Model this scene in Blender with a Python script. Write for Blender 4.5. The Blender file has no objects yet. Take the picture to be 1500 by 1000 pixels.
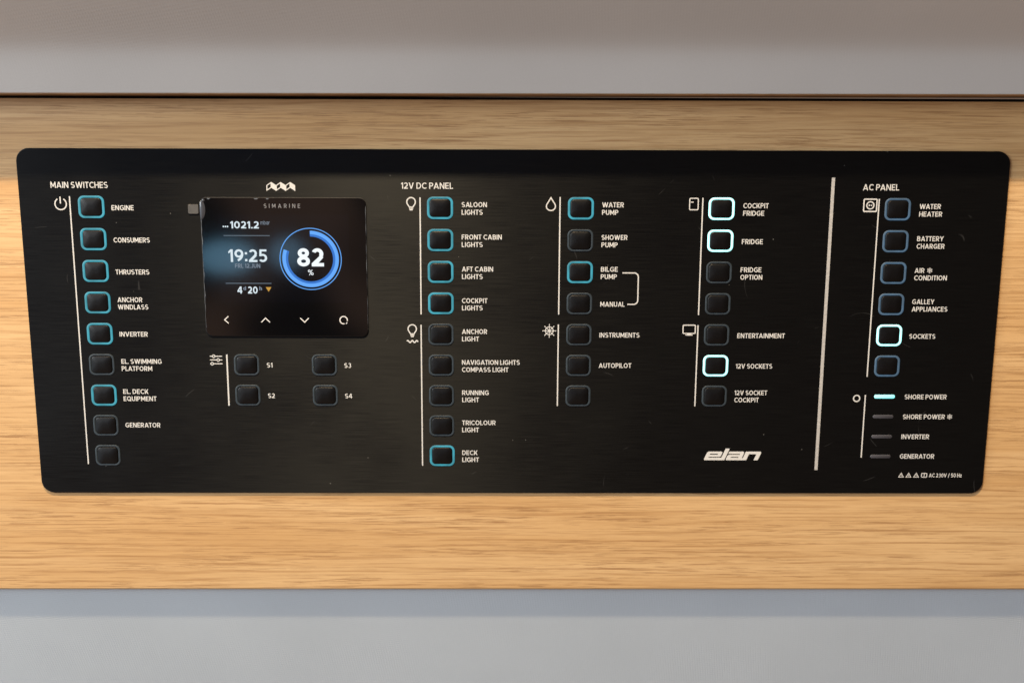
import bpy, math, random
from mathutils import Matrix, Vector
random.seed(7)
D = bpy.data
S = bpy.context.scene
COL = S.collection
R = math.radians
PI = math.pi

# ------------------------------------------------------------------ camera
cam_d = D.cameras.new('camera')
cam = D.objects.new('camera', cam_d)
COL.objects.link(cam)
cam_d.sensor_width = 36.0
cam_d.lens = 35.0
cam_d.clip_start = 0.02
cam_d.clip_end = 50.0
PITCH, YAW, ROLL = 0.17000, -0.00731, -0.00329
rot = Matrix.Rotation(YAW, 3, 'Z') @ Matrix.Rotation(-PITCH, 3, 'X') @ Matrix.Rotation(ROLL, 3, 'Y')
rt, fw, up = rot @ Vector((1, 0, 0)), rot @ Vector((0, 1, 0)), rot @ Vector((0, 0, 1))
m = Matrix((rt, up, -fw)).transposed().to_4x4()
m.translation = Vector((-0.00588, -0.61006, 0.09527))
cam.matrix_world = m
cam_d.dof.use_dof = True
cam_d.dof.focus_distance = 0.612
cam_d.dof.aperture_fstop = 4.0
S.camera = cam

# ------------------------------------------------------------------ world: the dim cabin around the panel
W = D.worlds.new('World')
S.world = W
W.use_nodes = True
nt = W.node_tree
nt.nodes.clear()
def N(t, typ, **kw):
    n = t.nodes.new(typ)
    for k, v in kw.items():
        setattr(n, k, v)
    return n
out = N(nt, 'ShaderNodeOutputWorld')
bg = N(nt, 'ShaderNodeBackground')
tc = N(nt, 'ShaderNodeTexCoord')
sep = N(nt, 'ShaderNodeSeparateXYZ')
nt.links.new(tc.outputs['Generated'], sep.inputs[0])
def maprange(t, src, a, b, c, d, smooth=True):
    n = N(t, 'ShaderNodeMapRange', interpolation_type='SMOOTHSTEP' if smooth else 'LINEAR')
    t.links.new(src, n.inputs['Value'])
    for nm, v in (('From Min', a), ('From Max', b), ('To Min', c), ('To Max', d)):
        n.inputs[nm].default_value = v
    return n.outputs[0]
def mixc(t, f, a, b, mode='MIX'):
    n = N(t, 'ShaderNodeMix', data_type='RGBA', blend_type=mode)
    for s, v in ((n.inputs[0], f), (n.inputs[6], a), (n.inputs[7], b)):
        if hasattr(v, 'is_output'):
            t.links.new(v, s)
        else:
            s.default_value = v if not isinstance(v, tuple) else (*v, 1)
    return n.outputs[2]
# warm sole below, cool deckhead above
hem = maprange(nt, sep.outputs[2], -0.5, 0.5, 0, 1)
base = mixc(nt, hem, (0.50, 0.31, 0.18), (0.22, 0.25, 0.30))
# broad cool glow added on the left, out of view, as fill light
side = maprange(nt, sep.outputs[0], -0.45, -0.85, 0, 1)
base = mixc(nt, side, base, (0.75, 0.95, 1.15))
dusk = maprange(nt, sep.outputs[0], 0.0, 0.7, 0, 1)
base = mixc(nt, dusk, base, (0.10, 0.065, 0.04))
# the unlit cabin straight behind the camera, with brown joinery in it
front = maprange(nt, sep.outputs[1], -0.80, -0.93, 0, 1)
nz = N(nt, 'ShaderNodeTexNoise')
nz.inputs['Scale'].default_value = 9.0
nz.inputs['Detail'].default_value = 1.0
mp = N(nt, 'ShaderNodeMapping')
mp.inputs['Location'].default_value = (3.3, 0.4, 1.9)
nt.links.new(tc.outputs['Generated'], mp.inputs[0])
nt.links.new(mp.outputs[0], nz.inputs['Vector'])
blot = maprange(nt, nz.outputs[0], 0.42, 0.62, 0, 1)
joinery = mixc(nt, blot, (0.03, 0.03, 0.035), (0.55, 0.34, 0.25))
low = maprange(nt, sep.outputs[2], 0.0, 0.05, 1, 0)
leftish = maprange(nt, sep.outputs[0], -0.10, 0.12, 1, 0)
blue_glow = mixc(nt, leftish, (0.05, 0.05, 0.06), (0.13, 0.28, 0.56))      # blue glow added above the joinery for the panel's top edge to mirror
base = mixc(nt, front, base, mixc(nt, low, blue_glow, joinery))
nt.links.new(base, bg.inputs[0])
bg.inputs[1].default_value = 1.0
nt.links.new(bg.outputs[0], out.inputs[0])

# ------------------------------------------------------------------ lamps
def aim(o, target):
    o.rotation_euler = (Vector(target) - o.location).to_track_quat('-Z', 'Y').to_euler()
def area(name, loc, target, sx, sy, power, color, shape='RECTANGLE'):
    l = D.lights.new(name, 'AREA')
    l.shape = shape
    l.size = sx
    l.size_y = sy
    l.energy = power
    l.color = color
    o = D.objects.new(name, l)
    COL.objects.link(o)
    o.location = loc
    aim(o, target)
    return o
WARM = (1.0, 0.76, 0.47)
COOL = (0.88, 0.95, 1.0)
area('ceiling_downlight', (-0.316, -0.77, 1.66), (-0.1, 0, 0.0), 0.036, 0.036, 76.0, WARM, 'DISK')
area('ceiling_downlight', (-2.8, -0.63, 1.36), (-0.1, 0, 0.0), 0.40, 0.40, 56.0, (1.0, 0.86, 0.64), 'DISK')
area('cool_fill', (-2.2, -1.5, 0.85), (-0.1, 0, 0), 1.4, 1.2, 70.0, COOL)  # unseen cool lamp added on the left for soft fill
area('port_light', (-0.735, -2.0, -0.13), (-0.25, 0, 0.04), 0.15, 0.085, 0.15, (0.30, 0.68, 1.0), 'ELLIPSE')
area('port_light', (-0.575, -2.0, -0.12), (-0.2, 0, 0.04), 0.09, 0.08, 0.055, (0.30, 0.66, 1.0), 'ELLIPSE')

vs = S.view_settings
S.display_settings.display_device = 'sRGB'
vs.view_transform = 'Standard'
vs.look = 'None'
vs.exposure = 0.0
vs.gamma = 1.0
vs.use_curve_mapping = False

# ------------------------------------------------------------------ materials
def new_mat(name):
    mt = D.materials.new(name)
    mt.use_nodes = True
    return mt, mt.node_tree, mt.node_tree.nodes['Principled BSDF']
def plain(name, col, rough=0.5, spec=0.5, metal=0.0, emit=None, strength=0.0, vary=0.0, vscale=400):
    mt, t, b = new_mat(name)
    b.inputs['Base Color'].default_value = (*col, 1)
    b.inputs['Roughness'].default_value = rough
    b.inputs['Specular IOR Level'].default_value = spec
    b.inputs['Metallic'].default_value = metal
    if emit:
        b.inputs['Emission Color'].default_value = (*emit, 1)
        b.inputs['Emission Strength'].default_value = strength
    if vary:
        g = N(t, 'ShaderNodeNewGeometry')
        n = N(t, 'ShaderNodeTexNoise')
        n.inputs['Scale'].default_value = vscale
        n.inputs['Detail'].default_value = 3
        t.links.new(g.outputs['Position'], n.inputs['Vector'])
        if emit:
            t.links.new(maprange(t, n.outputs[0], 0.3, 0.7, strength * (1 - vary), strength * (1 + vary)), b.inputs['Emission Strength'])
        else:
            lo = tuple(c * (1 - vary) for c in col)
            hi = tuple(min(1, c * (1 + vary)) for c in col)
            t.links.new(mixc(t, maprange(t, n.outputs[0], 0.3, 0.7, 0, 1), lo, hi), b.inputs['Base Color'])
    return mt

def oak_material(name):
    mt, t, b = new_mat(name)
    g = N(t, 'ShaderNodeTexCoord')
    def noise(sc, detail=4, rough=0.55, dist=0.0, loc=(0, 0, 0), rotz=0.0):
        mpn = N(t, 'ShaderNodeMapping')
        mpn.inputs['Scale'].default_value = sc
        mpn.inputs['Location'].default_value = loc
        mpn.inputs['Rotation'].default_value = (0, rotz, 0)
        t.links.new(g.outputs['Object'], mpn.inputs[0])
        n = N(t, 'ShaderNodeTexNoise')
        n.inputs['Scale'].default_value = 1.0
        n.inputs['Detail'].default_value = detail
        n.inputs['Roughness'].default_value = rough
        n.inputs['Distortion'].default_value = dist
        t.links.new(mpn.outputs[0], n.inputs['Vector'])
        return n.outputs[0]
    broad = noise((2.2, 30, 34), 3, 0.5, 0.4)
    bands = noise((7, 100, 170), 4, 0.6, 0.9, (3, 1, 7), 0.02)
    fine = noise((13, 300, 800), 5, 0.6, 0.35, (1, 5, 2), -0.012)
    fine2 = noise((20, 300, 1500), 4, 0.6, 0.35, (6, 3, 5), 0.008)
    pore = noise((40, 300, 1700), 3, 0.6, 0.3, (9, 2, 4), 0.015)
    dens = noise((7, 60, 90), 3, 0.5, 0.6, (4, 8, 1))
    fib = noise((90, 900, 2600), 2, 0.5, 0.0, (2, 2, 2))
    c = mixc(t, maprange(t, broad, 0.3, 0.7, 0, 1), (0.53, 0.318, 0.138), (0.615, 0.403, 0.200))
    # growth lines: a few millimetres apart, wandering, fading in and out along the grain
    sxyz = N(t, 'ShaderNodeSeparateXYZ')
    t.links.new(g.outputs['Object'], sxyz.inputs[0])
    def math2(op, a, b2=None):
        n = N(t, 'ShaderNodeMath', operation=op)
        for i, v in enumerate((a, b2)):
            if v is None:
                continue
            if hasattr(v, 'is_output'):
                t.links.new(v, n.inputs[i])
            else:
                n.inputs[i].default_value = v
        return n.outputs[0]
    def lines(pitch, wander, sc, seed, lo, hi):
        ph = math2('ADD', math2('MULTIPLY', sxyz.outputs[2], 2 * PI / pitch), math2('MULTIPLY', noise(sc, 3, 0.5, 0.2, seed), wander))
        ph = math2('ADD', ph, math2('MULTIPLY', fine2, 2.2))
        return maprange(t, math2('SINE', ph), lo, hi, 0, 1)
    fade = noise((13, 60, 210), 3, 0.55, 0.3, (2, 9, 3))
    fade2 = noise((17, 60, 260), 3, 0.55, 0.3, (8, 1, 6))
    l1 = math2('MULTIPLY', lines(0.0042, 26, (3.2, 10, 26), (5, 5, 5), 0.25, 0.95), maprange(t, fade, 0.42, 0.62, 0, 1))
    l2 = math2('MULTIPLY', lines(0.0024, 22, (4.0, 10, 40), (1, 4, 9), 0.45, 0.98), maprange(t, fade2, 0.46, 0.66, 0, 1))
    c = mixc(t, maprange(t, bands, 0.46, 0.68, 0, 0.26), c, (0.38, 0.205, 0.078))
    c = mixc(t, maprange(t, fine, 0.49, 0.63, 0, 0.24), c, (0.34, 0.175, 0.066))
    c = mixc(t, math2('MULTIPLY', l1, 0.50), c, (0.31, 0.155, 0.056))
    c = mixc(t, math2('MULTIPLY', l2, 0.48), c, (0.27, 0.132, 0.048))
    pm = N(t, 'ShaderNodeMath', operation='MULTIPLY')
    t.links.new(maprange(t, pore, 0.545, 0.61, 0, 1), pm.inputs[0])
    t.links.new(maprange(t, dens, 0.38, 0.62, 0.18, 0.66), pm.inputs[1])
    c = mixc(t, pm.outputs[0], c, (0.25, 0.125, 0.05))
    c = mixc(t, maprange(t, fib, 0.3, 0.7, 0.0, 0.12), c, (0.38, 0.23, 0.11))
    t.links.new(c, b.inputs['Base Color'])
    b.inputs['Roughness'].default_value = 0.5
    b.inputs['Specular IOR Level'].default_value = 0.3
    bp = N(t, 'ShaderNodeBump')
    bp.inputs['Strength'].default_value = 0.25
    bp.inputs['Distance'].default_value = 0.0002
    t.links.new(pm.outputs[0], bp.inputs['Height'])
    bp.invert = True
    t.links.new(bp.outputs[0], b.inputs['Normal'])
    return mt

def laminate_material(name, col, weave, rough=0.45):
    mt, t, b = new_mat(name)
    g = N(t, 'ShaderNodeTexCoord')
    n = N(t, 'ShaderNodeTexNoise')
    n.inputs['Scale'].default_value = 9
    n.inputs['Detail'].default_value = 3
    t.links.new(g.outputs['Object'], n.inputs['Vector'])
    c = mixc(t, maprange(t, n.outputs[0], 0.3, 0.7, 0, 1), tuple(x * 0.97 for x in col), tuple(x * 1.03 for x in col))
    n2 = N(t, 'ShaderNodeTexNoise')
    n2.inputs['Scale'].default_value = 1500
    n2.inputs['Detail'].default_value = 2
    t.links.new(g.outputs['Object'], n2.inputs['Vector'])
    c = mixc(t, maprange(t, n2.outputs[0], 0.25, 0.75, 0.0, 0.16), c, tuple(x * 0.8 for x in col))
    t.links.new(c, b.inputs['Base Color'])
    b.inputs['Roughness'].default_value = rough
    b.inputs['Specular IOR Level'].default_value = 0.35
    # woven emboss: two crossed waves, broken up by noise
    hs = []
    for rz in (R(8), R(98)):
        mpn = N(t, 'ShaderNodeMapping')
        mpn.inputs['Rotation'].default_value = (0, rz, 0)
        t.links.new(g.outputs['Object'], mpn.inputs[0])
        wv = N(t, 'ShaderNodeTexWave', wave_type='BANDS', bands_direction='X', wave_profile='SIN')
        wv.inputs['Scale'].default_value = 190
        wv.inputs['Distortion'].default_value = 1.2
        wv.inputs['Detail'].default_value = 1
        wv.inputs['Detail Scale'].default_value = 0.6
        t.links.new(mpn.outputs[0], wv.inputs[0])
        hs.append(wv.outputs['Fac'])
    mu = N(t, 'ShaderNodeMath', operation='MULTIPLY')
    t.links.new(hs[0], mu.inputs[0])
    t.links.new(hs[1], mu.inputs[1])
    bp = N(t, 'ShaderNodeBump')
    bp.inputs['Strength'].default_value = weave
    bp.inputs['Distance'].default_value = 0.0003
    t.links.new(mu.outputs[0], bp.inputs['Height'])
    t.links.new(bp.outputs[0], b.inputs['Normal'])
    return mt

def faceplate_material(name):
    mt, t, b = new_mat(name)
    g = N(t, 'ShaderNodeTexCoord')
    mpn = N(t, 'ShaderNodeMapping')
    mpn.inputs['Scale'].default_value = (45, 1200, 2600)
    t.links.new(g.outputs['Object'], mpn.inputs[0])
    n = N(t, 'ShaderNodeTexNoise')
    n.inputs['Scale'].default_value = 1
    n.inputs['Detail'].default_value = 3
    t.links.new(mpn.outputs[0], n.inputs['Vector'])
    c = mixc(t, maprange(t, n.outputs[0], 0.3, 0.7, 0, 1), (0.0015, 0.0015, 0.0017), (0.0032, 0.0031, 0.0031))
    # dust: tiny sparse specks of uneven size
    v = N(t, 'ShaderNodeTexVoronoi', feature='F1')
    v.inputs['Scale'].default_value = 120
    t.links.new(g.outputs['Object'], v.inputs['Vector'])
    sp = N(t, 'ShaderNodeSeparateColor')
    t.links.new(v.outputs['Color'], sp.inputs[0])
    rad = maprange(t, sp.outputs[0], 0.66, 1.0, 0.0, 0.045)
    ls = N(t, 'ShaderNodeMath', operation='LESS_THAN')
    t.links.new(v.outputs['Distance'], ls.inputs[0])
    t.links.new(rad, ls.inputs[1])
    f = N(t, 'ShaderNodeMath', operation='MULTIPLY')
    t.links.new(ls.outputs[0], f.inputs[0])
    f.inputs[1].default_value = 0.28
    c = mixc(t, f.outputs[0], c, (0.30, 0.29, 0.27))
    # hairline scratches: thin contour lines of a slow noise, kept only in a few spots
    na = N(t, 'ShaderNodeTexNoise')
    na.inputs['Scale'].default_value = 26
    na.inputs['Detail'].default_value = 0
    nb = N(t, 'ShaderNodeTexNoise')
    nb.inputs['Scale'].default_value = 60
    nb.inputs['Detail'].default_value = 1
    for q_ in (na, nb):
        t.links.new(g.outputs['Object'], q_.inputs['Vector'])
    d0 = N(t, 'ShaderNodeMath', operation='SUBTRACT')
    t.links.new(na.outputs[0], d0.inputs[0])
    d0.inputs[1].default_value = 0.5
    d1 = N(t, 'ShaderNodeMath', operation='ABSOLUTE')
    t.links.new(d0.outputs[0], d1.inputs[0])
    d2 = N(t, 'ShaderNodeMath', operation='MULTIPLY')
    t.links.new(maprange(t, d1.outputs[0], 0.0015, 0.0045, 1, 0), d2.inputs[0])
    t.links.new(maprange(t, nb.outputs[0], 0.63, 0.70, 0, 0.055), d2.inputs[1])
    c = mixc(t, d2.outputs[0], c, (0.30, 0.30, 0.30))
    # hand smears
    n3 = N(t, 'ShaderNodeTexNoise')
    n3.inputs['Scale'].default_value = 14
    n3.inputs['Detail'].default_value = 4
    t.links.new(g.outputs['Object'], n3.inputs['Vector'])
    t.links.new(c, b.inputs['Base Color'])
    ra = N(t, 'ShaderNodeMath', operation='ADD')
    t.links.new(maprange(t, n3.outputs[0], 0.3, 0.7, 0.39, 0.52), ra.inputs[0])
    t.links.new(maprange(t, n.outputs[0], 0.3, 0.7, -0.06, 0.06), ra.inputs[1])
    t.links.new(ra.outputs[0], b.inputs['Roughness'])
    b.inputs['Anisotropic'].default_value = 0.90
    b.inputs['Specular IOR Level'].default_value = 0.20
    b.inputs['Specular Tint'].default_value = (0.86, 0.93, 1.0, 1)
    tg = N(t, 'ShaderNodeTangent', direction_type='UV_MAP', uv_map='UVMap')
    t.links.new(tg.outputs[0], b.inputs['Tangent'])
    bp = N(t, 'ShaderNodeBump')
    bp.inputs['Strength'].default_value = 0.13
    bp.inputs['Distance'].default_value = 0.00005
    t.links.new(n.outputs[0], bp.inputs['Height'])
    t.links.new(bp.outputs[0], b.inputs['Normal'])
    return mt

M = dict(
    oak=oak_material('oak'),
    upper=laminate_material('locker_laminate', (0.53, 0.495, 0.46), 0.12, 0.5),
    lower=laminate_material('woven_laminate', (0.51, 0.56, 0.60), 0.40, 0.5),
    lipping=plain('dark_oak_edge', (0.30, 0.16, 0.07), 0.5, vary=0.15, vscale=60),
    dark=plain('painted_gap_shade', (0.02, 0.013, 0.009), 0.8),
    plate=faceplate_material('black_brushed_metal'),
    ink=plain('white_ink', (0.53, 0.525, 0.515), 0.55, 0.3, vary=0.06, vscale=900),
    metalink=plain('bare_metal_stripe', (0.52, 0.51, 0.495), 0.42, 0.5, 0.35, vary=0.12, vscale=700),
    cap=plain('black_button_plastic', (0.0020, 0.0020, 0.0025), 0.42, 0.22, vary=0.2, vscale=1200),
    ring_off=plain('unlit_ring', (0.027, 0.037, 0.047), 0.45, 0.25, vary=0.15, vscale=300),
    ring_dim=plain('dim_teal_ring', (0.02, 0.035, 0.04), 0.45, 0.3, emit=(0.045, 0.46, 0.58), strength=0.64, vary=0.25, vscale=110),
    ring_blue=plain('dim_blue_ring', (0.04, 0.055, 0.07), 0.45, 0.4, emit=(0.13, 0.40, 0.72), strength=0.17, vary=0.3, vscale=110),
    ring_on=plain('lit_cyan_ring', (0.3, 0.5, 0.5), 0.4, 0.5, emit=(0.36, 1.0, 1.0), strength=1.25, vary=0.15, vscale=160),
    led_on=plain('lit_indicator', (0.3, 0.5, 0.5), 0.4, 0.5, emit=(0.16, 1.0, 1.0), strength=1.15, vary=0.12, vscale=300),
    led_off=plain('unlit_indicator', (0.05, 0.05, 0.060), 0.45),
    housing=plain('monitor_housing', (0.006, 0.006, 0.007), 0.6, 0.3),
    glass=plain('black_glass', (0.0015, 0.0015, 0.0018), 0.07, 0.5),
    lcd=plain('lcd_black', (0.0015, 0.0015, 0.002), 0.07, 0.5, emit=(0.6, 0.6, 1.0), strength=0.0010),
    px_white=plain('screen_white', (0.02, 0.02, 0.02), 0.2, 0.3, emit=(0.80, 0.93, 1.0), strength=0.85),
    px_bold=plain('screen_bright_white', (0.02, 0.02, 0.02), 0.2, 0.3, emit=(0.90, 0.97, 1.0), strength=1.0),
    px_grey=plain('screen_grey', (0.02, 0.02, 0.02), 0.2, 0.3, emit=(0.22, 0.28, 0.36), strength=0.75),
    px_line=plain('screen_line', (0.02, 0.02, 0.02), 0.2, 0.3, emit=(0.14, 0.20, 0.26), strength=0.75),
    px_blue=plain('screen_light_blue', (0.02, 0.02, 0.02), 0.2, 0.3, emit=(0.10, 0.38, 0.95), strength=1.0),
    px_deep=plain('screen_deep_blue', (0.02, 0.02, 0.02), 0.2, 0.3, emit=(0.005, 0.15, 0.58), strength=1.0),
    px_amber=plain('screen_amber', (0.02, 0.02, 0.02), 0.2, 0.3, emit=(0.62, 0.32, 0.03), strength=0.9),
    greyink=plain('grey_ink', (0.20, 0.20, 0.21), 0.4),
    keyink=plain('key_print', (0.62, 0.61, 0.60), 0.4),
    film=plain('clear_film_edge', (0.10, 0.11, 0.125), 0.2, 0.5),
    tab=plain('film_tab', (0.062, 0.058, 0.053), 0.5, vary=0.10, vscale=500),
)

# ------------------------------------------------------------------ object helpers (all lengths below in millimetres on the panel)
def link(name, me, mat, parent=None):
    o = D.objects.new(name, me)
    COL.objects.link(o)
    if mat is not None and not me.materials:
        me.materials.append(M[mat])
    if parent is not None:
        o.parent = parent
    return o
def mesh(name, verts, faces, smooth=False):
    me = D.meshes.new(name)
    me.from_pydata([(x / 1000, y / 1000, z / 1000) for x, y, z in verts], [], faces)
    me.validate()
    if smooth:
        for p in me.polygons:
            p.use_smooth = True
    me.update()
    return me
def empty(name, loc, label, cat, group=None):
    o = D.objects.new(name, None)
    COL.objects.link(o)
    o.location = loc
    o.empty_display_size = 0.02
    tag(o, label, cat, group)
    return o
def tag(o, label=None, cat=None, group=None, kind=None):
    for k, v in (('label', label), ('category', cat), ('group', group), ('kind', kind)):
        if v:
            o[k] = v
    return o

class Ink:
    """flat print lying on a surface facing -Y; each stroke sits a few microns above the one before"""
    def __init__(s, h=0.06):
        s.v, s.f, s.h = [], [], h
    def poly(s, pts):
        a = 0.0
        for i in range(len(pts)):
            (x0, y0), (x1, y1) = pts[i - 1], pts[i]
            a += x0 * y1 - x1 * y0
        if a < 0:
            pts = pts[::-1]
        n = len(s.v)
        s.v += [(x, -s.h, z) for x, z in pts]
        s.f.append(list(range(n, n + len(pts))))
        s.h += 0.004
    def rect(s, x0, z0, x1, z1):
        s.poly([(x0, z0), (x1, z0), (x1, z1), (x0, z1)])
    def strip(s, A, B):
        n = len(s.v)
        k = len(A)
        s.v += [(x, -s.h, z) for x, z in A] + [(x, -s.h, z) for x, z in B]
        for i in range(k - 1):
            q = [n + i, n + i + 1, n + k + i + 1, n + k + i]
            (ax, az), (bx, bz), (cx, cz) = A[i], A[i + 1], B[i + 1]
            if (bx - ax) * (cz - az) - (bz - az) * (cx - ax) < 0:
                q = q[::-1]
            s.f.append(q)
        s.h += 0.004
    def arc(s, cx, cz, rx, rz, a0, a1, wx, wz=None, n=28):
        wz = wx if wz is None else wz
        A, B = [], []
        for i in range(n + 1):
            a = R(a0 + (a1 - a0) * i / n)
            A.append((cx + rx * math.cos(a), cz + rz * math.sin(a)))
            B.append((cx + (rx - wx) * math.cos(a), cz + (rz - wz) * math.sin(a)))
        s.strip(A, B)
    def disc(s, cx, cz, r, n=18):
        s.poly([(cx + r * math.cos(2 * PI * i / n), cz + r * math.sin(2 * PI * i / n)) for i in range(n)])
    def stroke(s, pts, w, closed=False):
        A, B = [], []
        k = len(pts)
        for i in range(k):
            p = Vector(pts[i])
            d0 = (p - Vector(pts[i - 1])) if (i > 0 or closed) else None
            d1 = (Vector(pts[(i + 1) % k]) - p) if (i < k - 1 or closed) else None
            d0 = d0 or d1
            d1 = d1 or d0
            d0, d1 = d0.normalized(), d1.normalized()
            n0 = Vector((-d0.y, d0.x))
            n1 = Vector((-d1.y, d1.x))
            mt = (n0 + n1)
            mt.normalize()
            l = (w / 2) / max(0.35, mt.dot(n0))
            A.append(tuple(p + mt * l))
            B.append(tuple(p - mt * l))
        if closed:
            A.append(A[0])
            B.append(B[0])
        s.strip(A, B)
    def build(s, name, mat, parent, label=None):
        o = link(name, mesh(name, s.v, s.f), mat, parent)
        if label:
            o['label'] = label
        return o

# ------------------------------------------------------------------ a geometric sans drawn stroke by stroke (cap height 1)
class Pen:
    def __init__(p, ink, x, z, sx, sz, s):
        p.i, p.x, p.z, p.sx, p.sz, p.s = ink, x, z, sx, sz, s
    def P(p, *pts):
        p.i.poly([(p.x + a * p.sx, p.z + b * p.sz) for a, b in pts])
    def Rc(p, x0, y0, x1, y1):
        p.P((x0, y0), (x1, y0), (x1, y1), (x0, y1))
    def Di(p, xb, xt, hw, y0=0.0, y1=1.0):
        p.P((xb, y0), (xb + hw, y0), (xt + hw, y1), (xt, y1))
    def Ar(p, cx, cy, rx, ry, a0, a1, wx=None, wy=None):
        wx = p.s if wx is None else wx
        wy = p.s * 0.92 if wy is None else wy
        p.i.arc(p.x + cx * p.sx, p.z + cy * p.sz, rx * p.sx, ry * p.sz, a0, a1, wx * p.sx, wy * p.sz, n=24)

WID = dict(A=.88, B=.68, C=.76, D=.77, E=.60, F=.58, G=.81, H=.75, I=.0, J=.52, K=.74, L=.54, M=.90, N=.77, O=.87, P=.66, Q=.87, R=.70,
           S=.70, T=.63, U=.73, V=.84, W=1.24, X=.8, Y=.80, Z=.66)
WID.update({'0': .72, '1': .36, '2': .65, '3': .65, '4': .72, '5': .65, '8': .68, '9': .68, '.': 0, ',': 0, ':': 0, '%': .92, '/': .48, ' ': .30,
            'm': .92, 'b': .60, 'a': .60, 'r': .38, 'd': .60, 'h': .56, 'z': .50})
def gwidth(ch, s):
    w = WID[ch]
    return s if w == 0 else w
def glyph(p, ch):
    s = p.s
    w = gwidth(ch, s)
    t = s * 0.92
    if ch == 'A':
        hw = s * 1.1
        p.Di(0, w / 2 - hw / 2, hw); p.Di(w - hw, w / 2 - hw / 2, hw); p.Rc(w * .22, .20, w * .78, .20 + t * .9)
    elif ch == 'B':
        r0, r1 = (1 + t) / 4 + .015, (1 + t) / 4 - .015
        p.Rc(0, 0, s, 1)
        for cy, r, ww in ((r0, r0, w), (1 - r1, r1, w * .94)):
            c = ww * .55
            p.Rc(s, cy + r - t, c, cy + r); p.Rc(s, cy - r, c, cy - r + t); p.Ar(c, cy, ww - c, r, -90, 90)
    elif ch == 'C':
        p.Ar(.46, .5, .46, .5, 46, 314)
    elif ch == 'D':
        c = w * .42
        p.Rc(0, 0, s, 1); p.Rc(s, 1 - t, c, 1); p.Rc(s, 0, c, t); p.Ar(c, .5, w - c, .5, -90, 90)
    elif ch in 'EF':
        p.Rc(0, 0, s, 1); p.Rc(s, 1 - t, w, 1); p.Rc(s, .5 - t / 2, w * .92, .5 + t / 2)
        if ch == 'E':
            p.Rc(s, 0, w, t)
    elif ch == 'G':
        p.Ar(.46, .5, .46, .5, 48, 322); p.Rc(.46, .40, w, .40 + t * .9); p.Rc(w - s, .17, w, .45)
    elif ch == 'H':
        p.Rc(0, 0, s, 1); p.Rc(w - s, 0, w, 1); p.Rc(s, .5 - t / 2, w - s, .5 + t / 2)
    elif ch == 'I':
        p.Rc(0, 0, s, 1)
    elif ch == 'J':
        p.Rc(w - s, .30, w, 1); p.Ar(w / 2, .30, w / 2, .30, 200, 360)
    elif ch == 'K':
        p.Rc(0, 0, s, 1); p.Di(s * .55, w - s * 1.3, s * 1.25, .30, 1); p.Di(w - s * 1.25, w * .36, s * 1.2, 0, .56)
    elif ch == 'L':
        p.Rc(0, 0, s, 1); p.Rc(s, 0, w, t)
    elif ch == 'M':
        p.Rc(0, 0, s, 1); p.Rc(w - s, 0, w, 1)
        hw = s * 1.15
        p.Di(w / 2 - hw / 2, 0, hw, .22, 1); p.Di(w / 2 - hw / 2, w - hw, hw, .22, 1)
    elif ch == 'N':
        p.Rc(0, 0, s, 1); p.Rc(w - s, 0, w, 1); p.Di(w - s * 1.15, 0, s * 1.15)
    elif ch in 'OQ0':
        p.Ar(w / 2, .5, w / 2, .5, 0, 360)
        if ch == 'Q':
            p.Di(w - s * .95, w * .50, s * 1.15, -.06, .34)
    elif ch in 'PR':
        h = .62
        c = w * .52
        p.Rc(0, 0, s, 1); p.Rc(s, 1 - t, c, 1); p.Rc(s, 1 - h, c, 1 - h + t); p.Ar(c, 1 - h / 2, w - c, h / 2, -90, 90)
        if ch == 'R':
            p.Di(w - s * 1.2, w * .38, s * 1.2, 0, .42)
    elif ch == 'S':
        r = (1 + t) / 4
        p.Ar(w / 2, 1 - r, w * .48, r, 38, 262); p.Ar(w / 2, r, w * .5, r, 98, -142)
    elif ch == 'T':
        p.Rc(0, 1 - t, w, 1); p.Rc(w / 2 - s / 2, 0, w / 2 + s / 2, 1 - t)
    elif ch == 'U':
        p.Rc(0, .38, s, 1); p.Rc(w - s, .38, w, 1); p.Ar(w / 2, .38, w / 2, .38, 180, 360)
    elif ch == 'V':
        hw = s * 1.1
        p.Di(w / 2 - hw / 2, 0, hw); p.Di(w / 2 - hw / 2, w - hw, hw)
    elif ch == 'W':
        hw = s * 1.08
        q = (w - hw) / 4
        p.Di(q, 0, hw); p.Di(q, 2 * q, hw); p.Di(3 * q, 2 * q, hw); p.Di(3 * q, 4 * q, hw)
    elif ch == 'Y':
        hw = s * 1.15
        p.Rc(w / 2 - s / 2, 0, w / 2 + s / 2, .44); p.Di(w / 2 - hw / 2, 0, hw, .38, 1); p.Di(w / 2 - hw / 2, w - hw, hw, .38, 1)
    elif ch == '1':
        p.Rc(w - s, 0, w, 1); p.P((0, .80), (w - s, 1), (w - s, 1 - s * 1.1), (s * .25, .80 - s * .75))
    elif ch == '2':
        p.Ar(w / 2 - .01, .69, w / 2 - .01, .31, 155, -42)
        p.P((0, 0), (0, t * .9), (w * .70, .60), (w * .97, .50), (s * 1.5, t * .7), (s * 1.5, 0)); p.Rc(s * .3, 0, w, t)
    elif ch == '3':
        r = (1 + t) / 4
        p.Ar(w / 2, 1 - r, w * .46, r, 140, -90); p.Ar(w / 2, r, w * .5, r, 90, -140)
    elif ch == '4':
        p.Rc(w * .60, 0, w * .60 + s, 1); p.Rc(0, .22, w, .22 + t); p.P((0, .22 + t * .7), (0, .22 + t), (w * .55, 1), (w * .60 + s * .3, 1), (w * .60 + s * .2, .82), (s * .95, .22 + t * .7))
    elif ch == '5':
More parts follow.
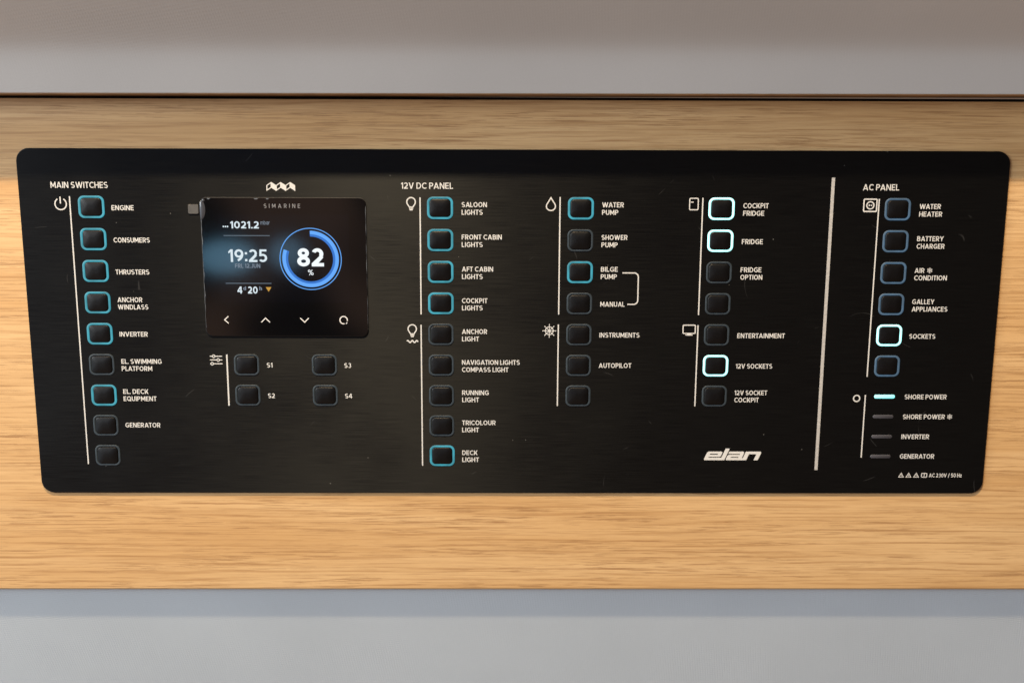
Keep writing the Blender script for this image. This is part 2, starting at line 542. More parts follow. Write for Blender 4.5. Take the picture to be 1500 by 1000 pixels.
        p.Rc(w * .1, 1 - t, w * .92, 1); p.P((w * .06, .46), (w * .1, 1), (w * .1 + s, 1), (w * .06 + s * .9, .46)); p.Ar(w * .46, .325, w * .52, .325, 118, -145)
    elif ch == '8':
        p.Ar(w / 2, .735, w * .44, .265, 0, 360); p.Ar(w / 2, .285, w * .5, .285, 0, 360)
    elif ch == '9':
        p.Ar(w / 2, .67, w / 2, .33, 0, 360); p.Ar(.0, .62, w, .62, 6, -66)
    elif ch == '.':
        p.Rc(0, 0, s, s)
    elif ch == ',':
        p.P((0, 0), (-s * .2, -s * .8), (s * .35, -s * .8), (s, 0), (s, s), (0, s))
    elif ch == ':':
        p.Rc(0, .06, s, .06 + s); p.Rc(0, .60, s, .60 + s)
    elif ch == '/':
        p.Di(0, w - s, s, -.05, 1.05)
    elif ch == '%':
        k = s * .8
        p.Ar(.22, .76, .22, .24, 0, 360, k, k); p.Ar(w - .22, .24, .22, .24, 0, 360, k, k); p.Di(w * .18, w * .82 - k, k)
    else:
        X = .74
        if ch == 'b':
            p.Rc(0, 0, s, 1.0); p.Ar(w / 2, X / 2, w / 2, X / 2, 0, 360)
        elif ch == 'd':
            p.Rc(w - s, 0, w, 1.0); p.Ar(w / 2, X / 2, w / 2, X / 2, 0, 360)
        elif ch == 'a':
            p.Rc(w - s, 0, w, X); p.Ar(w / 2, X / 2, w / 2, X / 2, 0, 360)
        elif ch == 'h':
            p.Rc(0, 0, s, 1.0); p.Rc(w - s, 0, w, X - .27); p.Ar(w / 2, X - .27, w / 2, .27, 0, 180)
        elif ch == 'm':
            p.Rc(0, 0, s, X)
            ww = (w + s) / 2
            for k in (0, 1):
                x = k * (ww - s)
                p.Rc(x + ww - s, 0, x + ww, X - .22); p.Ar(x + ww / 2, X - .22, ww / 2, .22, 0, 180)
        elif ch == 'r':
            p.Rc(0, 0, s, X); p.Ar(w * .95, X - .36, w * .9, .36, 80, 170)
        elif ch == 'z':
            p.Rc(0, 0, w, t); p.Rc(0, X - t, w, X); p.Di(0, w - s * 1.3, s * 1.3, t * .5, X - t * .5)

def text(ink, txt, x, z, width, cap, weight=0.215, track=0.125):
    """set a line: x, z = left end of the baseline; the letters are spread to the given width"""
    adv = []
    c = 0.0
    for k, ch in enumerate(txt):
        adv.append(c)
        gap = track
        nx = txt[k + 1] if k + 1 < len(txt) else ''
        if (ch + nx) in ('AV', 'VA', 'LT', 'AT', 'TA', 'LY', 'RT', 'AP', 'FT', 'TT', 'AY', 'WA', 'LA', 'PA', 'DA', 'AL', 'L.'):
            gap = track * 0.45
        if ch == ' ' or nx == ' ':
            gap *= 0.5
        c += gwidth(ch, weight) + gap
    total = c - track
    sx = width / total
    for k, ch in enumerate(txt):
        if ch != ' ':
            glyph(Pen(ink, x + adv[k] * sx, z, sx, cap, weight), ch)

# ------------------------------------------------------------------ the joinery round the panel
def rr(w, h, r, n=8, cx=0.0, cz=0.0):
    pts = []
    for sx, sz, a0 in ((1, 1, 0), (-1, 1, 90), (-1, -1, 180), (1, -1, 270)):
        for i in range(n + 1):
            a = R(a0 + 90 * i / n)
            pts.append((cx + sx * (w / 2 - r) + r * math.cos(a), cz + sz * (h / 2 - r) + r * math.sin(a)))
    return pts
def loft(name, loops, smooth=True, close=True):
    """loops: list of (points, height above the panel face); the last is closed with a face"""
    v, f = [], []
    k = len(loops[0][0])
    for pts, h in loops:
        v += [(x, -h, z) for x, z in pts]
    for j in range(len(loops) - 1):
        for i in range(k):
            a, b2 = j * k + i, j * k + (i + 1) % k
            f.append([a, b2, b2 + k, a + k])
    if close:
        f.append([(len(loops) - 1) * k + i for i in range(k)])
    return mesh(name, v, f, smooth)
def extrude_profile(name, prof, x0, x1, smooth=True, nx=1):
    """prof: (y, z) outline (mm), drawn out along x"""
    v, f = [], []
    k = len(prof)
    for j in range(nx + 1):
        x = x0 + (x1 - x0) * j / nx
        v += [(x, y, z) for y, z in prof]
    for j in range(nx):
        for i in range(k):
            a, b2 = j * k + i, j * k + (i + 1) % k
            f.append([a, b2, b2 + k, a + k])
    f.append(list(range(k))[::-1])
    f.append([nx * k + i for i in range(k)])
    me = mesh(name, v, f, False)
    if smooth:
        try:
            me.polygons.foreach_set('use_smooth', [True] * len(me.polygons))
            me.set_sharp_from_angle(angle=R(40))
        except Exception:
            pass
    return me

WOOD_Y = 1.2                     # the oak face lies this far behind the black face
prof = [(WOOD_Y, 136.7), (WOOD_Y, -171.9)]
for i in range(1, 7):
    a = R(15 * i)
    prof.append((WOOD_Y + 1.6 * (1 - math.cos(a)), -171.9 - 1.6 * math.sin(a)))
prof += [(4.3, -173.5), (4.3, 136.7)]
oak = link('oak_wall_board', extrude_profile('oak_wall_board', prof, -520, 520), 'oak')
tag(oak, 'honey coloured oak veneer board with horizontal grain, carrying the black panel', 'wood board', kind='structure')

# locker above: the front leans out over the board, with an oak lipping along its lower edge
lk = empty('overhead_locker', (0, 0.02, 0.1372), 'pale grey laminate locker front leaning out above the oak board', 'locker')
lk_loc = Vector(lk.location) * 1000
def under(o, parent):
    o.parent = parent
    o.matrix_parent_inverse = Matrix.Translation(parent.location).inverted()
    return o
pf = [(-12.0, 138.4), (-13.4, 143.5), (-14.9, 149.0), (-16.4, 154.5), (-17.9, 159.0), (-19.6, 162.6), (-22.3, 166.2), (-26.2, 170.2), (-30.8, 174.6), (-35.6, 179.0), (-40.4, 183.4), (-45.2, 187.8), (-50.0, 192.4), (-50.6, 194.6), (-49.4, 197.0), (-46.0, 199.0), (-40, 200.0)]
pf += [(40, 200.0), (40, 138.4)]  # lean and top lip out of view shaped to block the downlights
under(link('locker_front', extrude_profile('locker_front', pf, -560, 560), 'upper'), lk)
lip = [(-12.2, 138.3), (-11.7, 138.3), (9.5, 138.3), (9.5, 137.8), (-11.7, 137.8), (-12.2, 137.95)]
under(link('edge_lipping', extrude_profile('edge_lipping', lip, -560, 560, False), 'lipping'), lk)
lk.location.z += 0.0012
lk.rotation_euler.y = -0.0022
rec = link('gap_shade_plate', extrude_profile('gap_shade_plate', [(10, 138.9), (10, 100), (12, 100), (12, 138.9)], -520, 520, False), 'dark')  # near-black sheet behind the gap, its shade put into the colour
rec.parent = oak

lo = link('woven_panel', extrude_profile('woven_panel', [(4.5, -172.2), (50.0, -330), (70, -330), (70, -172.2)], -520, 520, False), 'lower')
tag(lo, 'light grey woven texture panel set back below the oak board', 'panel')

# ------------------------------------------------------------------ the switch panel
PW, PH = 600.0, 215.17
sp = empty('switch_panel', (0, 0, 0), 'wide black boat switch panel with white lettering', 'switch panel')
sp['label'] = 'wide black boat switch panel with rows of square buttons and white lettering'
loops = [(rr(PW, PH, 8.0, 10), -1.15), (rr(PW, PH, 8.0, 10), -0.35), (rr(PW - 0.3, PH - 0.3, 7.85, 10), -0.10), (rr(PW - 0.7, PH - 0.7, 7.65, 10), 0.0)]
me = loft('faceplate', loops, False)
uv = me.uv_layers.new(name='UVMap')
for l in me.loops:
    c = me.vertices[l.vertex_index].co
    uv.data[l.index].uv = (c.z, c.x)      # brushed along x: the highlight spreads across the grain
link('faceplate', me, 'plate', sp)

# push buttons: pillow cap in a translucent ring
BW, BH = 15.75, 13.45
def cap_mesh():
    w, h, r = BW - 3.1, BH - 2.75, 2.3
    L = [(rr(w, h, r, 6), -0.3), (rr(w, h, r, 6), 0.38), (rr(w - 0.3, h - 0.3, r - 0.1, 6), 0.56)]
    for k, hh in ((1.0, .70), (2.2, .90), (3.8, 1.12), (5.6, 1.32), (7.4, 1.44), (8.8, 1.48)):
        L.append((rr(w - k, h - k, min(r, (h - k) / 2 - .03), 6), hh))
    return loft('push_button', L, True)
def ring_mesh(name):
    o, i = (BW, BH, 3.5), (BW - 2.75, BH - 2.4, 2.35)
    L = [(rr(*o, 8), -0.2), (rr(*o, 8), 0.16), (rr(o[0] - .25, o[1] - .25, 3.4, 8), 0.28),
         (rr(i[0] + .3, i[1] + .3, 2.4, 8), 0.28), (rr(*i, 8), 0.10), (rr(*i, 8), -0.25)]
    return loft(name, L, True, False)
capm = cap_mesh()
ringm = {}
for kind in ('off', 'dim', 'blue', 'on'):
    ringm[kind] = ring_mesh('light_ring')
    ringm[kind].materials.append(M['ring_' + kind])
cap0 = link('push_button', capm, 'cap', sp)
ring0 = {k: D.objects.new('light_ring', v) for k, v in ringm.items()}
RINGTXT = dict(off='unlit grey ring', dim='dim teal ring', blue='faint blue ring', on='bright cyan lit ring')
first = [True]
def button(x, z, kind, near):
    if first[0]:
        c = cap0
        first[0] = False
    else:
        c = cap0.copy()
        COL.objects.link(c)
        c.parent = sp
    c.location = (x / 1000, 0, z / 1000)
    c['label'] = 'square black push button with %s, %s' % (RINGTXT[kind], near)
    r = ring0[kind].copy()
    COL.objects.link(r)
    r.parent = c
    r['label'] = RINGTXT[kind]

def zrow(k):
    return 72.65 - 19.44 * k
COLS = [
    (-256.6, ['dim', 'dim', 'dim', 'dim', 'dim', 'off', 'dim', 'off', 'off'],
     ['ENGINE', 'CONSUMERS', 'THRUSTERS', 'ANCHOR WINDLASS', 'INVERTER', 'EL. SWIMMING PLATFORM', 'EL. DECK EQUIPMENT', 'GENERATOR', None]),
    (-45.4, ['dim', 'dim', 'dim', 'dim', 'off', 'off', 'off', 'off', 'dim'],
     ['SALOON LIGHTS', 'FRONT CABIN LIGHTS', 'AFT CABIN LIGHTS', 'COCKPIT LIGHTS', 'ANCHOR LIGHT', 'NAVIGATION LIGHTS', 'RUNNING LIGHT', 'TRICOLOUR LIGHT', 'DECK LIGHT']),
    (40.2, ['dim', 'off', 'dim', 'off', 'off', 'off', 'off'],
     ['WATER PUMP', 'SHOWER PUMP', 'BILGE PUMP', 'MANUAL', 'INSTRUMENTS', 'AUTOPILOT', None]),
    (125.88, ['on', 'on', 'off', 'off', 'off', 'on', 'off'],
     ['COCKPIT FRIDGE', 'FRIDGE', 'FRIDGE OPTION', None, 'ENTERTAINMENT', '12V SOCKETS', '12V SOCKET COCKPIT']),
    (233.4, ['blue', 'blue', 'blue', 'blue', 'on', 'blue'],
     ['WATER HEATER', 'BATTERY CHARGER', 'AIR CONDITION', 'GALLEY APPLIANCES', 'SOCKETS', None]),
]
for cx, kinds, names in COLS:
    for k, (kd, nm) in enumerate(zip(kinds, names)):
        button(cx, zrow(k), kd, 'beside the words ' + nm if nm else 'with no words beside it')
for cx, k, nm in ((-166.6, 5, 'S1'), (-166.6, 6, 'S2'), (-118.2, 5, 'S3'), (-118.2, 6, 'S4')):
    button(cx, zrow(k) + (0.0 if k == 5 else 0.05), 'off', 'beside the mark ' + nm)

# indicator bars
for k, (kd, nm) in enumerate((('led_on', 'SHORE POWER'), ('led_off', 'SHORE POWER and a snowflake'), ('led_off', 'INVERTER'), ('led_off', 'GENERATOR'))):
    L = [(rr(13.0, 2.3, 1.1, 5), -0.2), (rr(13.0, 2.3, 1.1, 5), 0.12), (rr(12.7, 2.0, .98, 5), 0.22)]
    o = link('indicator_light', loft('indicator_light', L, True), kd, sp)
    o.location = (0.2331, 0, (-44.1 - 12.98 * k) / 1000)
    o['label'] = '%s indicator bar beside the words %s' % ('lit cyan' if kd == 'led_on' else 'unlit grey', nm)

# printed words: (lines), x, first baseline z, widths
C = 3.0
LAB = [
    (('MAIN SWITCHES',), -280.3, (83.95,), (34.5,), 3.65),
    (('ENGINE',), -244.45, (70.7,), (13.4,), C), (('CONSUMERS',), -244.45, (51.2,), (22.05,), C), (('THRUSTERS',), -244.45, (31.7,), (20.6,), C),
    (('ANCHOR', 'WINDLASS'), -244.4, (14.55, 10.1), (15.25, 18.7), C), (('INVERTER',), -244.5, (-6.85,), (17.45,), C),
    (('EL. SWIMMING', 'PLATFORM'), -244.45, (-24.0, -28.5), (25.0, 19.0), C), (('EL. DECK', 'EQUIPMENT'), -244.5, (-43.15, -47.7), (15.75, 20.6), C),
    (('GENERATOR',), -244.45, (-64.7,), (21.95,), C),
    (('S1',), -154.2, (-26.2,), (3.55,), C), (('S2',), -154.2, (-45.7,), (4.3,), C), (('S3',), -106.0, (-26.3,), (4.3,), C), (('S4',), -106.0, (-45.75,), (4.5,), C),
    (('12V DC PANEL',), -68.95, (84.1,), (31.5,), 3.70),
    (('SALOON', 'LIGHTS'), -32.3, (73.2, 68.6), (15.35, 12.8), C), (('FRONT CABIN', 'LIGHTS'), -32.35, (53.6, 49.0), (24.5, 12.8), C),
    (('AFT CABIN', 'LIGHTS'), -32.35, (34.0, 29.4), (19.2, 12.8), C), (('COCKPIT', 'LIGHTS'), -32.4, (14.5, 10.0), (15.7, 12.8), C),
    (('ANCHOR', 'LIGHT'), -32.5, (-4.8, -9.4), (15.6, 10.6), C), (('NAVIGATION LIGHTS', 'COMPASS LIGHT'), -32.6, (-24.2, -28.8), (36.1, 29.0), C),
    (('RUNNING', 'LIGHT'), -32.6, (-43.55, -48.1), (16.7, 10.6), C), (('TRICOLOUR', 'LIGHT'), -32.7, (-62.9, -67.5), (21.1, 10.6), C),
    (('DECK', 'LIGHT'), -32.75, (-82.4, -86.95), (9.7, 10.6), C),
    (('WATER', 'PUMP'), 53.1, (73.3, 68.75), (13.2, 9.9), C), (('SHOWER', 'PUMP'), 53.1, (53.6, 49.05), (15.85, 9.9), C),
    (('BILGE', 'PUMP'), 53.05, (34.1, 29.55), (10.4, 9.9), C), (('MANUAL',), 53.05, (12.5,), (15.1,), C),
    (('INSTRUMENTS',), 52.9, (-6.8,), (24.9,), C), (('AUTOPILOT',), 52.8, (-26.05,), (20.35,), C),
    (('COCKPIT', 'FRIDGE'), 139.1, (73.05, 68.5), (15.4, 12.85), C), (('FRIDGE',), 139.1, (51.25,), (12.85,), C),
    (('FRIDGE', 'OPTION'), 139.05, (34.0, 29.45), (12.8, 13.55), C), (('ENTERTAINMENT',), 138.7, (-7.0,), (29.6,), C),
    (('12V SOCKETS',), 138.6, (-26.3,), (22.8,), C), (('12V SOCKET', 'COCKPIT'), 138.5, (-43.3, -47.9), (20.5, 15.4), C),
    (('AC PANEL',), 211.4, (84.0,), (22.0,), 3.70),
    (('WATER', 'HEATER'), 246.7, (72.9, 68.3), (12.95, 14.05), C), (('BATTERY', 'CHARGER'), 246.55, (53.35, 48.75), (16.3, 17.1), C),
    (('AIR', 'CONDITION'), 246.45, (33.85, 29.3), (6.0, 20.2), C), (('GALLEY', 'APPLIANCES'), 246.3, (14.5, 9.9), (13.75, 22.2), C),
    (('SOCKETS',), 246.0, (-7.2,), (16.3,), C), (('SHORE POWER',), 245.8, (-45.75,), (26.45,), C), (('SHORE POWER',), 245.6, (-58.6,), (26.5,), C),
    (('INVERTER',), 245.55, (-71.55,), (17.6,), C), (('GENERATOR',), 245.5, (-84.4,), (21.85,), C),
    (('AC 230V / 50 Hz',), 265.0, (-96.75,), (20.9,), 2.6),
]
def snowflake(k, cx, cz, r):
    for i in range(3):
        a = R(90 + 60 * i)
        d = (math.cos(a) * r, math.sin(a) * r)
        k.stroke([(cx - d[0], cz - d[1]), (cx + d[0], cz + d[1])], r * .17)
    for i in range(6):
        a = R(90 + 60 * i)
        for sg in (-1, 1):
            b0 = (cx + math.cos(a) * r * .52, cz + math.sin(a) * r * .52)
            b1 = (b0[0] + math.cos(a + sg * R(55)) * r * .40, b0[1] + math.sin(a + sg * R(55)) * r * .40)
            k.stroke([b0, b1], r * .14)
for lines, x, zs, ws, cp in LAB:
    k = Ink(0.05)
    for tx, z, w in zip(lines, zs, ws):
        text(k, tx, x, z, w, cp, 0.175 if cp < 3.5 else 0.16)
    if lines[0] == 'AIR':
        snowflake(k, 255.7, 35.4, 1.75)
    if x == 245.6:
        snowflake(k, 275.2, -57.0, 1.75)
    k.build('printed_label', 'ink', sp, 'white printed words ' + ' '.join(lines))

# section lines
for (x0, z0), (x1, z1), w in (
        ((-269.4, 79.0), (-269.4, -88.6), .76), ((-178.8, -18.0), (-178.85, -50.6), .9), ((-57.5, 78.95), (-57.7, 7.45), .76), ((-57.8, .9), (-57.95, -89.4), .76),
        ((27.5, 79.4), (27.4, 7.5), .76), ((27.3, 1.3), (27.2, -50.5), .76), ((114.3, 79.2), (114.1, 7.4), .76), ((114.05, 1.1), (113.8, -50.5), .76),
        ((221.75, 78.9), (221.3, -31.4), .76), ((221.0, -43.0), (220.85, -83.8), .76)):
    k = Ink(0.05)
    k.stroke([(x0, z0), (x1, z1)], w)
    k.build('section_line', 'ink', sp)
# the wide bare-metal divider: a pale stripe with two darker hairlines
k = Ink(0.05)
k.stroke([(193.1, 91.6), (192.5, -92.0)], 2.0)
dv = k.build('divider_stripe', 'metalink', sp, 'wide bright metal stripe before the AC section')
# bracket joining BILGE PUMP and MANUAL
k = Ink(0.05)
pts = [(66.3, 33.4)]
for i in range(9):
    a = R(90 - 90 * i / 8)
    pts.append((73.6 + 2.6 * math.cos(a), 30.8 + 2.6 * math.sin(a)))
for i in range(9):
    a = R(0 - 90 * i / 8)
    pts.append((73.6 + 2.6 * math.cos(a), 16.55 + 2.6 * math.sin(a)))
pts.append((69.75, 13.95))
k.stroke(pts, .72)
k.build('linking_bracket', 'ink', sp)

# pictograms
def icon(fn, label):
    k = Ink(0.05)
    fn(k)
    k.build('pictogram', 'ink', sp, label)
def i_power(k):
    k.arc(-275.0, 74.4, 3.8, 3.8, 122, 418, .72)
    k.stroke([(-275.1, 78.7), (-275.1, 74.6)], .75)
def i_sliders(k):
    for z, x in ((-19.15, -186.95), (-21.45, -184.3), (-23.85, -188.1)):
        k.stroke([(-189.3, z), (x - .75, z)], .58)
        k.stroke([(x + .75, z), (-181.7, z)], .58)
        k.arc(x, z, 1.05, 1.05, 0, 360, .5)
def bulb(k, cx, zt, s=1.0):
    r = 2.6 * s
    cz = zt - r - .15
    pts = [(cx - 1.15 * s, zt - 5.7 * s)]
    for i in range(17):
        a = R(215 - 250 * i / 16)
        pts.append((cx + r * math.cos(a), cz + r * math.sin(a)))
    pts.append((cx + 1.15 * s, zt - 5.7 * s))
    k.stroke(pts, .72)
    k.rect(cx - 1.35 * s, zt - 6.1 * s, cx + 1.35 * s, zt - 5.55 * s)
    k.rect(cx - 1.25 * s, zt - 6.95 * s, cx + 1.25 * s, zt - 6.3 * s)
    k.poly([(cx - 1.1 * s, zt - 7.15 * s), (cx + 1.1 * s, zt - 7.15 * s), (cx + .75 * s, zt - 7.9 * s), (cx - .75 * s, zt - 7.9 * s)])
def i_nav(k):
    bulb(k, -63.3, 1.1)
    pts = []
    for i in range(25):
        pts.append((-66.7 + 6.9 * i / 24, -9.6 + .62 * math.sin(PI * 5 * i / 24 + .3)))
    k.stroke(pts, .78)
def i_drop(k):
    cx, cz, r = 21.95, 73.9, 2.75
    pts = [(cx, 79.0)]
    for i in range(21):
        a = R(152 + 236 * i / 20)
        pts.append((cx + r * math.cos(a), cz + r * math.sin(a) * .95))
    k.stroke(pts, .68, True)
def i_helm(k):
    cx, cz = 21.7, -2.7
    k.arc(cx, cz, 2.7, 2.7, 0, 360, .5)
    k.disc(cx, cz, .75)
    for i in range(4):
        a = R(45 * i)
        d = (math.cos(a) * 4.1, math.sin(a) * 4.1)
        k.stroke([(cx - d[0], cz - d[1]), (cx + d[0], cz + d[1])], .42)
    for i in range(8):
        a = R(45 * i)
        k.disc(cx + math.cos(a) * 4.0, cz + math.sin(a) * 4.0, .32, 8)
def i_fridge(k):
    k.stroke(rr(5.2, 6.9, .7, 4, 108.95, 75.45), .62, True)
    k.stroke([(107.0, 76.6), (108.7, 76.6)], .6)
def i_screen(k):
    k.stroke(rr(7.6, 5.2, .6, 4, 108.6, -1.55), .68, True)
    k.rect(107.5, -5.0, 109.7, -4.0)
    k.rect(106.4, -5.5, 110.8, -4.9)
def i_socket(k):
    k.stroke(rr(7.9, 7.4, .6, 4, 216.5, 75.0), .78, True)
    k.arc(216.55, 75.0, 2.55, 2.55, 0, 360, .72)
    k.disc(215.9, 75.0, .48)
    k.disc(217.2, 75.0, .48)
def i_circle(k):
    k.arc(215.6, -45.3, 2.35, 2.35, 0, 360, .75)
def i_warn(cx):
    def f(k):
        k.rect(cx - .16, -96.1, cx + .16, -95.0)
        k.stroke([(cx - 1.55, -96.6), (cx + 1.55, -96.6), (cx, -94.0)], .42, True)
    return f
def i_book(k):
    k.stroke(rr(3.4, 2.5, .4, 3, 261.9, -95.4), .5, True)
    k.stroke([(261.9, -94.2), (261.9, -96.6)], .4)
icon(i_power, 'white power symbol')
icon(i_sliders, 'white symbol of three sliders')
icon(lambda k: bulb(k, -62.95, 79.0), 'white light bulb symbol')
icon(i_nav, 'white light bulb symbol over a wave')
icon(i_drop, 'white water drop symbol')
icon(i_helm, 'white ship wheel symbol')
icon(i_fridge, 'white fridge symbol')
icon(i_screen, 'white screen symbol')
icon(i_socket, 'white wall socket symbol')
icon(i_circle, 'white circle symbol')
for cx in (247.15, 251.9, 256.8):
    icon(i_warn(cx), 'small white warning triangle')
icon(i_book, 'small white open book symbol')

# folded-panel mark over the screen
k = Ink(0.05)
mm = 17.62 / 1160.0
def q(u, v):
    return (-150.3 + (u - 135) * mm, 87.9 - (v - 125) * mm)
for n in range(3):
    o = 376 * n
    k.poly([q(335 + o, 125), q(530 + o, 250), q(530 + o, 482), q(335 + o, 352)])
    k.poly([q(138 + o, 255), q(335 + o, 125), q(335 + o, 165), q(138 + o, 300)])
    k.poly([q(138 + o, 440), q(335 + o, 310), q(335 + o, 352), q(138 + o, 482)])
    k.poly([q(138 + o, 290), q(178 + o, 265), q(178 + o, 420), q(138 + o, 450)])
    k.poly([q(312 + o, 150), q(345 + o, 150), q(345 + o, 350), q(312 + o, 340)])
k.build('logo_mark', 'ink', sp, 'white mark of three folded panels above the screen')

# slanted word mark
k = Ink(0.05)
us = 36.3 / 1300.0
def e(X, y):
    return (120.75 + (X + 0.43 * (378 - y) - 102) * us, -85.6 + (378 - y) * us)
def slab(x0, y0, x1, y1, cut=(0, 0, 0, 0)):
    tl, tr, br, bl = cut
    pts = []
    for (x, y), c, (ax, ay), (bx, by) in (((x0, y0), tl, (0, 1), (1, 0)), ((x1, y0), tr, (-1, 0), (0, 1)), ((x1, y1), br, (0, -1), (-1, 0)), ((x0, y1), bl, (1, 0), (0, -1))):
        if c:
            for j in range(5):
                t = j / 4
                px = x + ax * c * (1 - t) ** 2 + bx * c * t ** 2
                py = y + ay * c * (1 - t) ** 2 + by * c * t ** 2
                pts.append((px, py))
        else:
            pts.append((x, y))
    k.poly([e(*p) for p in pts])
slab(92, 175, 176, 378, (46, 0, 0, 40)); slab(170, 175, 444, 227, (0, 44, 0, 0)); slab(356, 218, 444, 300, (0, 0, 26, 0)); slab(170, 250, 380, 300); slab(170, 320, 480, 378)
slab(472, 105, 566, 378)
slab(590, 175, 940, 230, (10, 44, 0, 0)); slab(856, 222, 944, 378); slab(588, 250, 680, 378, (40, 0, 0, 36)); slab(672, 250, 862, 300); slab(672, 320, 862, 378); slab(940, 330, 990, 378)
slab(966, 175, 1064, 378); slab(1055, 175, 1328, 236, (0, 50, 0, 0)); slab(1232, 226, 1328, 378, (0, 0, 20, 8))
k.build('logo_lettering', 'ink', sp, 'slanted white logo lettering reading elan')

# ------------------------------------------------------------------ battery monitor
bm = empty('battery_monitor', (-0.14015, 0, 0.0361), 'glossy black square display with blue round gauge reading 82 percent, set in the panel', 'battery monitor')
off = Vector(bm.location)
def part(o):
    o.parent = bm
    o.matrix_parent_inverse = Matrix.Translation(off).inverted()
    return o
GH = 0.8
gx, gz, gw, gh = -140.5, 36.15, 100.6, 85.1
L = [(rr(gw, gh, 4.2, 8, gx, gz), 0.0), (rr(gw, gh, 4.2, 8, gx, gz), 0.4), (rr(gw - .5, gh - .5, 4.0, 8, gx, gz), 0.55)]
part(link('housing', loft('housing', L, False), 'housing'))
L = [(rr(gw - .6, gh - .6, 4.0, 8, gx, gz), 0.56), (rr(gw - .6, gh - .6, 4.0, 8, gx, gz), 0.74), (rr(gw - .75, gh - .75, 3.9, 8, gx, gz), GH)]
gl = part(link('front_glass', loft('front_glass', L, False), 'glass'))
k = Ink(GH + .02)
k.rect(-180.3, 14.7, -101.0, 68.4)
lcd = part(k.build('lcd_screen', 'lcd', bm))
HT = GH + .05
def on_glass(name, fn, mat, parent, label=None):
    k = Ink(HT)
    fn(k)
    return k.build(name, mat, parent, label)      # the part's own origin is the world's, so no offset is needed
on_glass('brand_lettering', lambda k: text(k, 'SIMARINE', -152.1, 72.4, 22.0, 2.45, .14, .66), 'greyink', gl, 'small grey spaced lettering')
on_glass('light_sensor', lambda k: k.disc(-109.5, 73.8, .76), 'lcd', gl)
def txt(name, s, x, z, w, c, wt, mat, label, tr=.12):
    on_glass(name, lambda k: text(k, s, x, z, w, c, wt, tr), mat, lcd, label)
txt('pressure_reading', '1021.2', -172.9, 60.0, 17.4, 4.3, .19, 'px_white', 'white digits 1021.2')
txt('unit_lettering', 'mbar', -154.5, 62.3, 5.6, 2.5, .13, 'px_grey', 'small grey letters mbar')
def dots(k):
    for i in range(3):
        k.disc(-177.05 + 1.25 * i, 61.1, .5, 10)
on_glass('trend_mark', dots, 'px_white', lcd)
txt('clock_reading', '19:25', -174.9, 39.6, 23.8, 7.7, .175, 'px_white', 'white digits 19:25')
txt('date_reading', 'FRI, 12.JUN', -171.0, 36.0, 15.4, 2.55, .18, 'px_grey', 'grey letters FRI, 12.JUN')
txt('time_left_reading', '4', -170.2, 20.2, 2.95, 4.35, .2, 'px_white', 'white digit 4')
txt('unit_lettering', 'd', -166.6, 22.3, 1.75, 2.35, .2, 'px_grey', 'small grey letter d')
txt('time_left_reading', '20', -163.8, 20.2, 6.0, 4.35, .2, 'px_white', 'white digits 20')
txt('unit_lettering', 'h', -156.75, 22.3, 1.65, 2.35, .2, 'px_grey', 'small grey letter h')
on_glass('discharge_arrow', lambda k: k.poly([(-152.8, 24.2), (-149.3, 24.2), (-151.05, 21.35)]), 'px_amber', lcd, 'amber triangle pointing down')
on_glass('rule_line', lambda k: k.stroke([(-177.2, 55.65), (-149.1, 55.65)], .42), 'px_line', lcd)
on_glass('rule_line', lambda k: k.stroke([(-177.2, 26.5), (-149.2, 26.5)], .42), 'px_line', lcd)
gc = (-124.7, 41.5)
on_glass('gauge_outline', lambda k: k.arc(*gc, 18.95, 18.95, 0, 360, .50, n=128), 'px_blue', lcd, 'thin blue ring')
on_glass('gauge_arc', lambda k: k.arc(*gc, 17.25, 17.25, 90, -200, 2.15, n=128), 'px_blue', lcd, 'thick light blue arc')
on_glass('gauge_shade', lambda k: k.arc(*gc, 15.1, 15.1, 90, -200, 1.4, n=128), 'px_deep', lcd, 'deep blue inner band of the arc')
txt('charge_reading', '82', -132.95, 37.0, 16.3, 11.1, .205, 'px_bold', 'large bold white digits 82', .09)
txt('percent_sign', '%', -126.55, 31.6, 3.4, 3.4, .15, 'px_bold', 'small white percent sign')
KW = .55
def key(fn, label):
    on_glass('touch_key', fn, 'keyink', gl, label)
key(lambda k: k.stroke([(-176.5, 6.1), (-178.9, 3.9), (-176.5, 1.7)], KW * 1.05), 'white arrow pointing left')
key(lambda k: k.stroke([(-156.3, 2.4), (-153.65, 5.0), (-151.0, 2.4)], KW * 1.05), 'white arrow pointing up')
key(lambda k: k.stroke([(-132.2, 5.1), (-129.6, 2.5), (-127.0, 5.1)], KW * 1.05), 'white arrow pointing down')
def k_round(k):
    k.arc(-105.5, 3.85, 2.6, 2.6, -12, 282, .62)
    k.stroke([(-104.1, 1.5), (-103.3, 2.5)], .5)
key(k_round, 'white open circle')

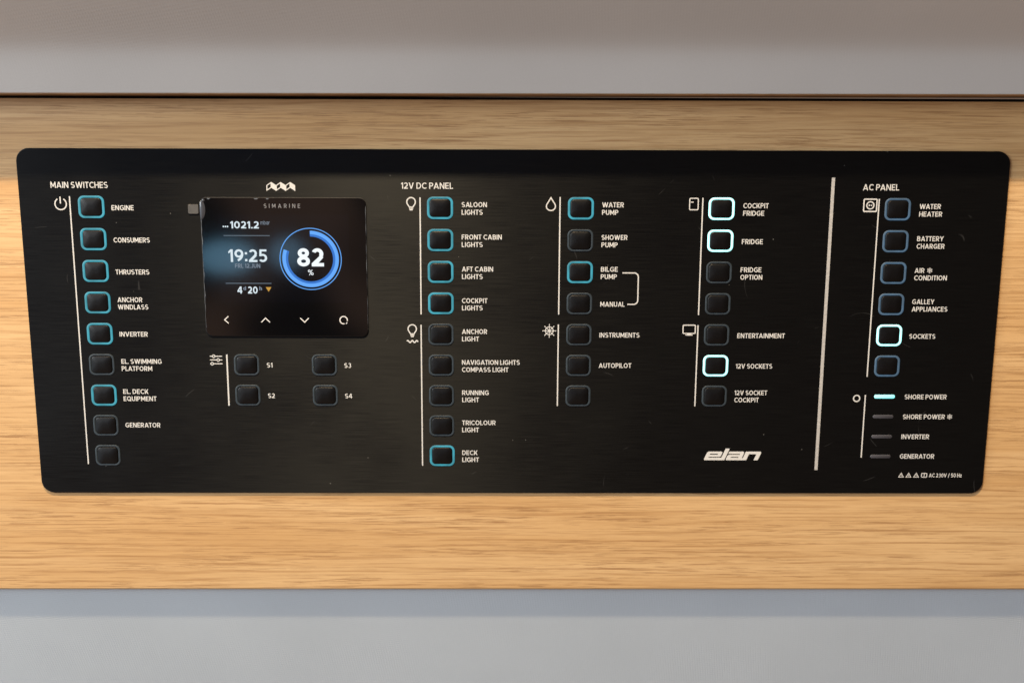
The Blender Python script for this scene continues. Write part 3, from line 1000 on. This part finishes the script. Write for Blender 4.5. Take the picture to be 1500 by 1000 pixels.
# clear protective film: its lifted, ragged edges, trapped bubbles and the pull tab
x0 = gx - gw / 2
def ragged(pts, wfn):
    k = Ink(GH + .03)
    A, B = [], []
    for (x, z), (nx, nz), t in pts:
        w = wfn(t)
        A.append((x, z))
        B.append((x + nx * w, z + nz * w))
    k.strip(A, B)
    part(k.build('film_edge', 'film', bm, 'lifted edge of the clear protective film'))
rng = random.Random(3)
ph = [rng.uniform(0, 6) for _ in range(6)]
def wl(t):
    b = .24 + .14 * math.sin(9 * t + ph[0]) + .12 * math.sin(23 * t + ph[1]) + .10 * math.sin(61 * t + ph[2])
    if t > .70:
        b *= .5
    return max(.06, b)
ragged([((x0 + .35 + .12 * math.sin(40 * t), gz + gh / 2 - 13.5 - t * (gh - 19)), (1, 0), t) for t in [i / 60 for i in range(61)]], wl)
ragged([((x0 + gw - .3, gz + gh / 2 - 5 - t * (gh - 9)), (-1, 0), t) for t in [i / 60 for i in range(61)]],
       lambda t: max(.03, .12 + .08 * math.sin(17 * t) + .10 * math.sin(43 * t)) * (1 if t < .6 else .5))
for bx, bw in ((-186.5, 2.2), (-158.2, 3.0), (-150.8, 2.0)):
    k = Ink(GH + .03)
    k.poly([(bx, gz + gh / 2 - .5), (bx + bw, gz + gh / 2 - .5), (bx + bw * .7, gz + gh / 2 - 1.2), (bx + bw * .3, gz + gh / 2 - 1.2)])
    part(k.build('film_bubble', 'film', bm))
# the lifted corner bubble by the tab
v, f = [], []
prof_b = []
for i in range(17):
    t = i / 16
    z = gz + gh / 2 - 1.2 - t * 12.2
    w = 3.3 * math.sin(PI * min(1, (t * .94 + .03))) ** .55
    prof_b.append((z, w, .35 + .5 * math.sin(PI * t)))
for z, w, h in prof_b:
    xl = x0 + .25 - .35 * math.sin(PI * (gz + gh / 2 - z) / 13.4) + (1.6 if z > gz + gh / 2 - 2.4 else 0)
    v += [(xl, -GH, z), (xl + .25, -GH - h, z), (xl + w * .6, -GH - h * .7, z), (xl + w, -GH - .03, z)]
for i in range(16):
    for j in range(3):
        a = i * 4 + j
        f.append([a, a + 4, a + 5, a + 1])
blm = mesh('film_fold', v, f, True)
mt, tt, bb = new_mat('lifted_film')
bb.inputs['Base Color'].default_value = (0.05, 0.055, 0.07, 1)
bb.inputs['Roughness'].default_value = 0.16
blm.materials.append(mt)
part(link('film_fold', blm, None, bm))
L = [(rr(6.2, 5.6, .8, 5, -194.9, 71.5), 0.25), (rr(6.2, 5.6, .8, 5, -194.9, 71.5), 0.5), (rr(6.0, 5.4, .7, 5, -194.9, 71.5), 0.55)]
o = link('pull_tab', loft('pull_tab', L, False), 'tab', bm)
part(o)
o['label'] = 'small beige pull tab'
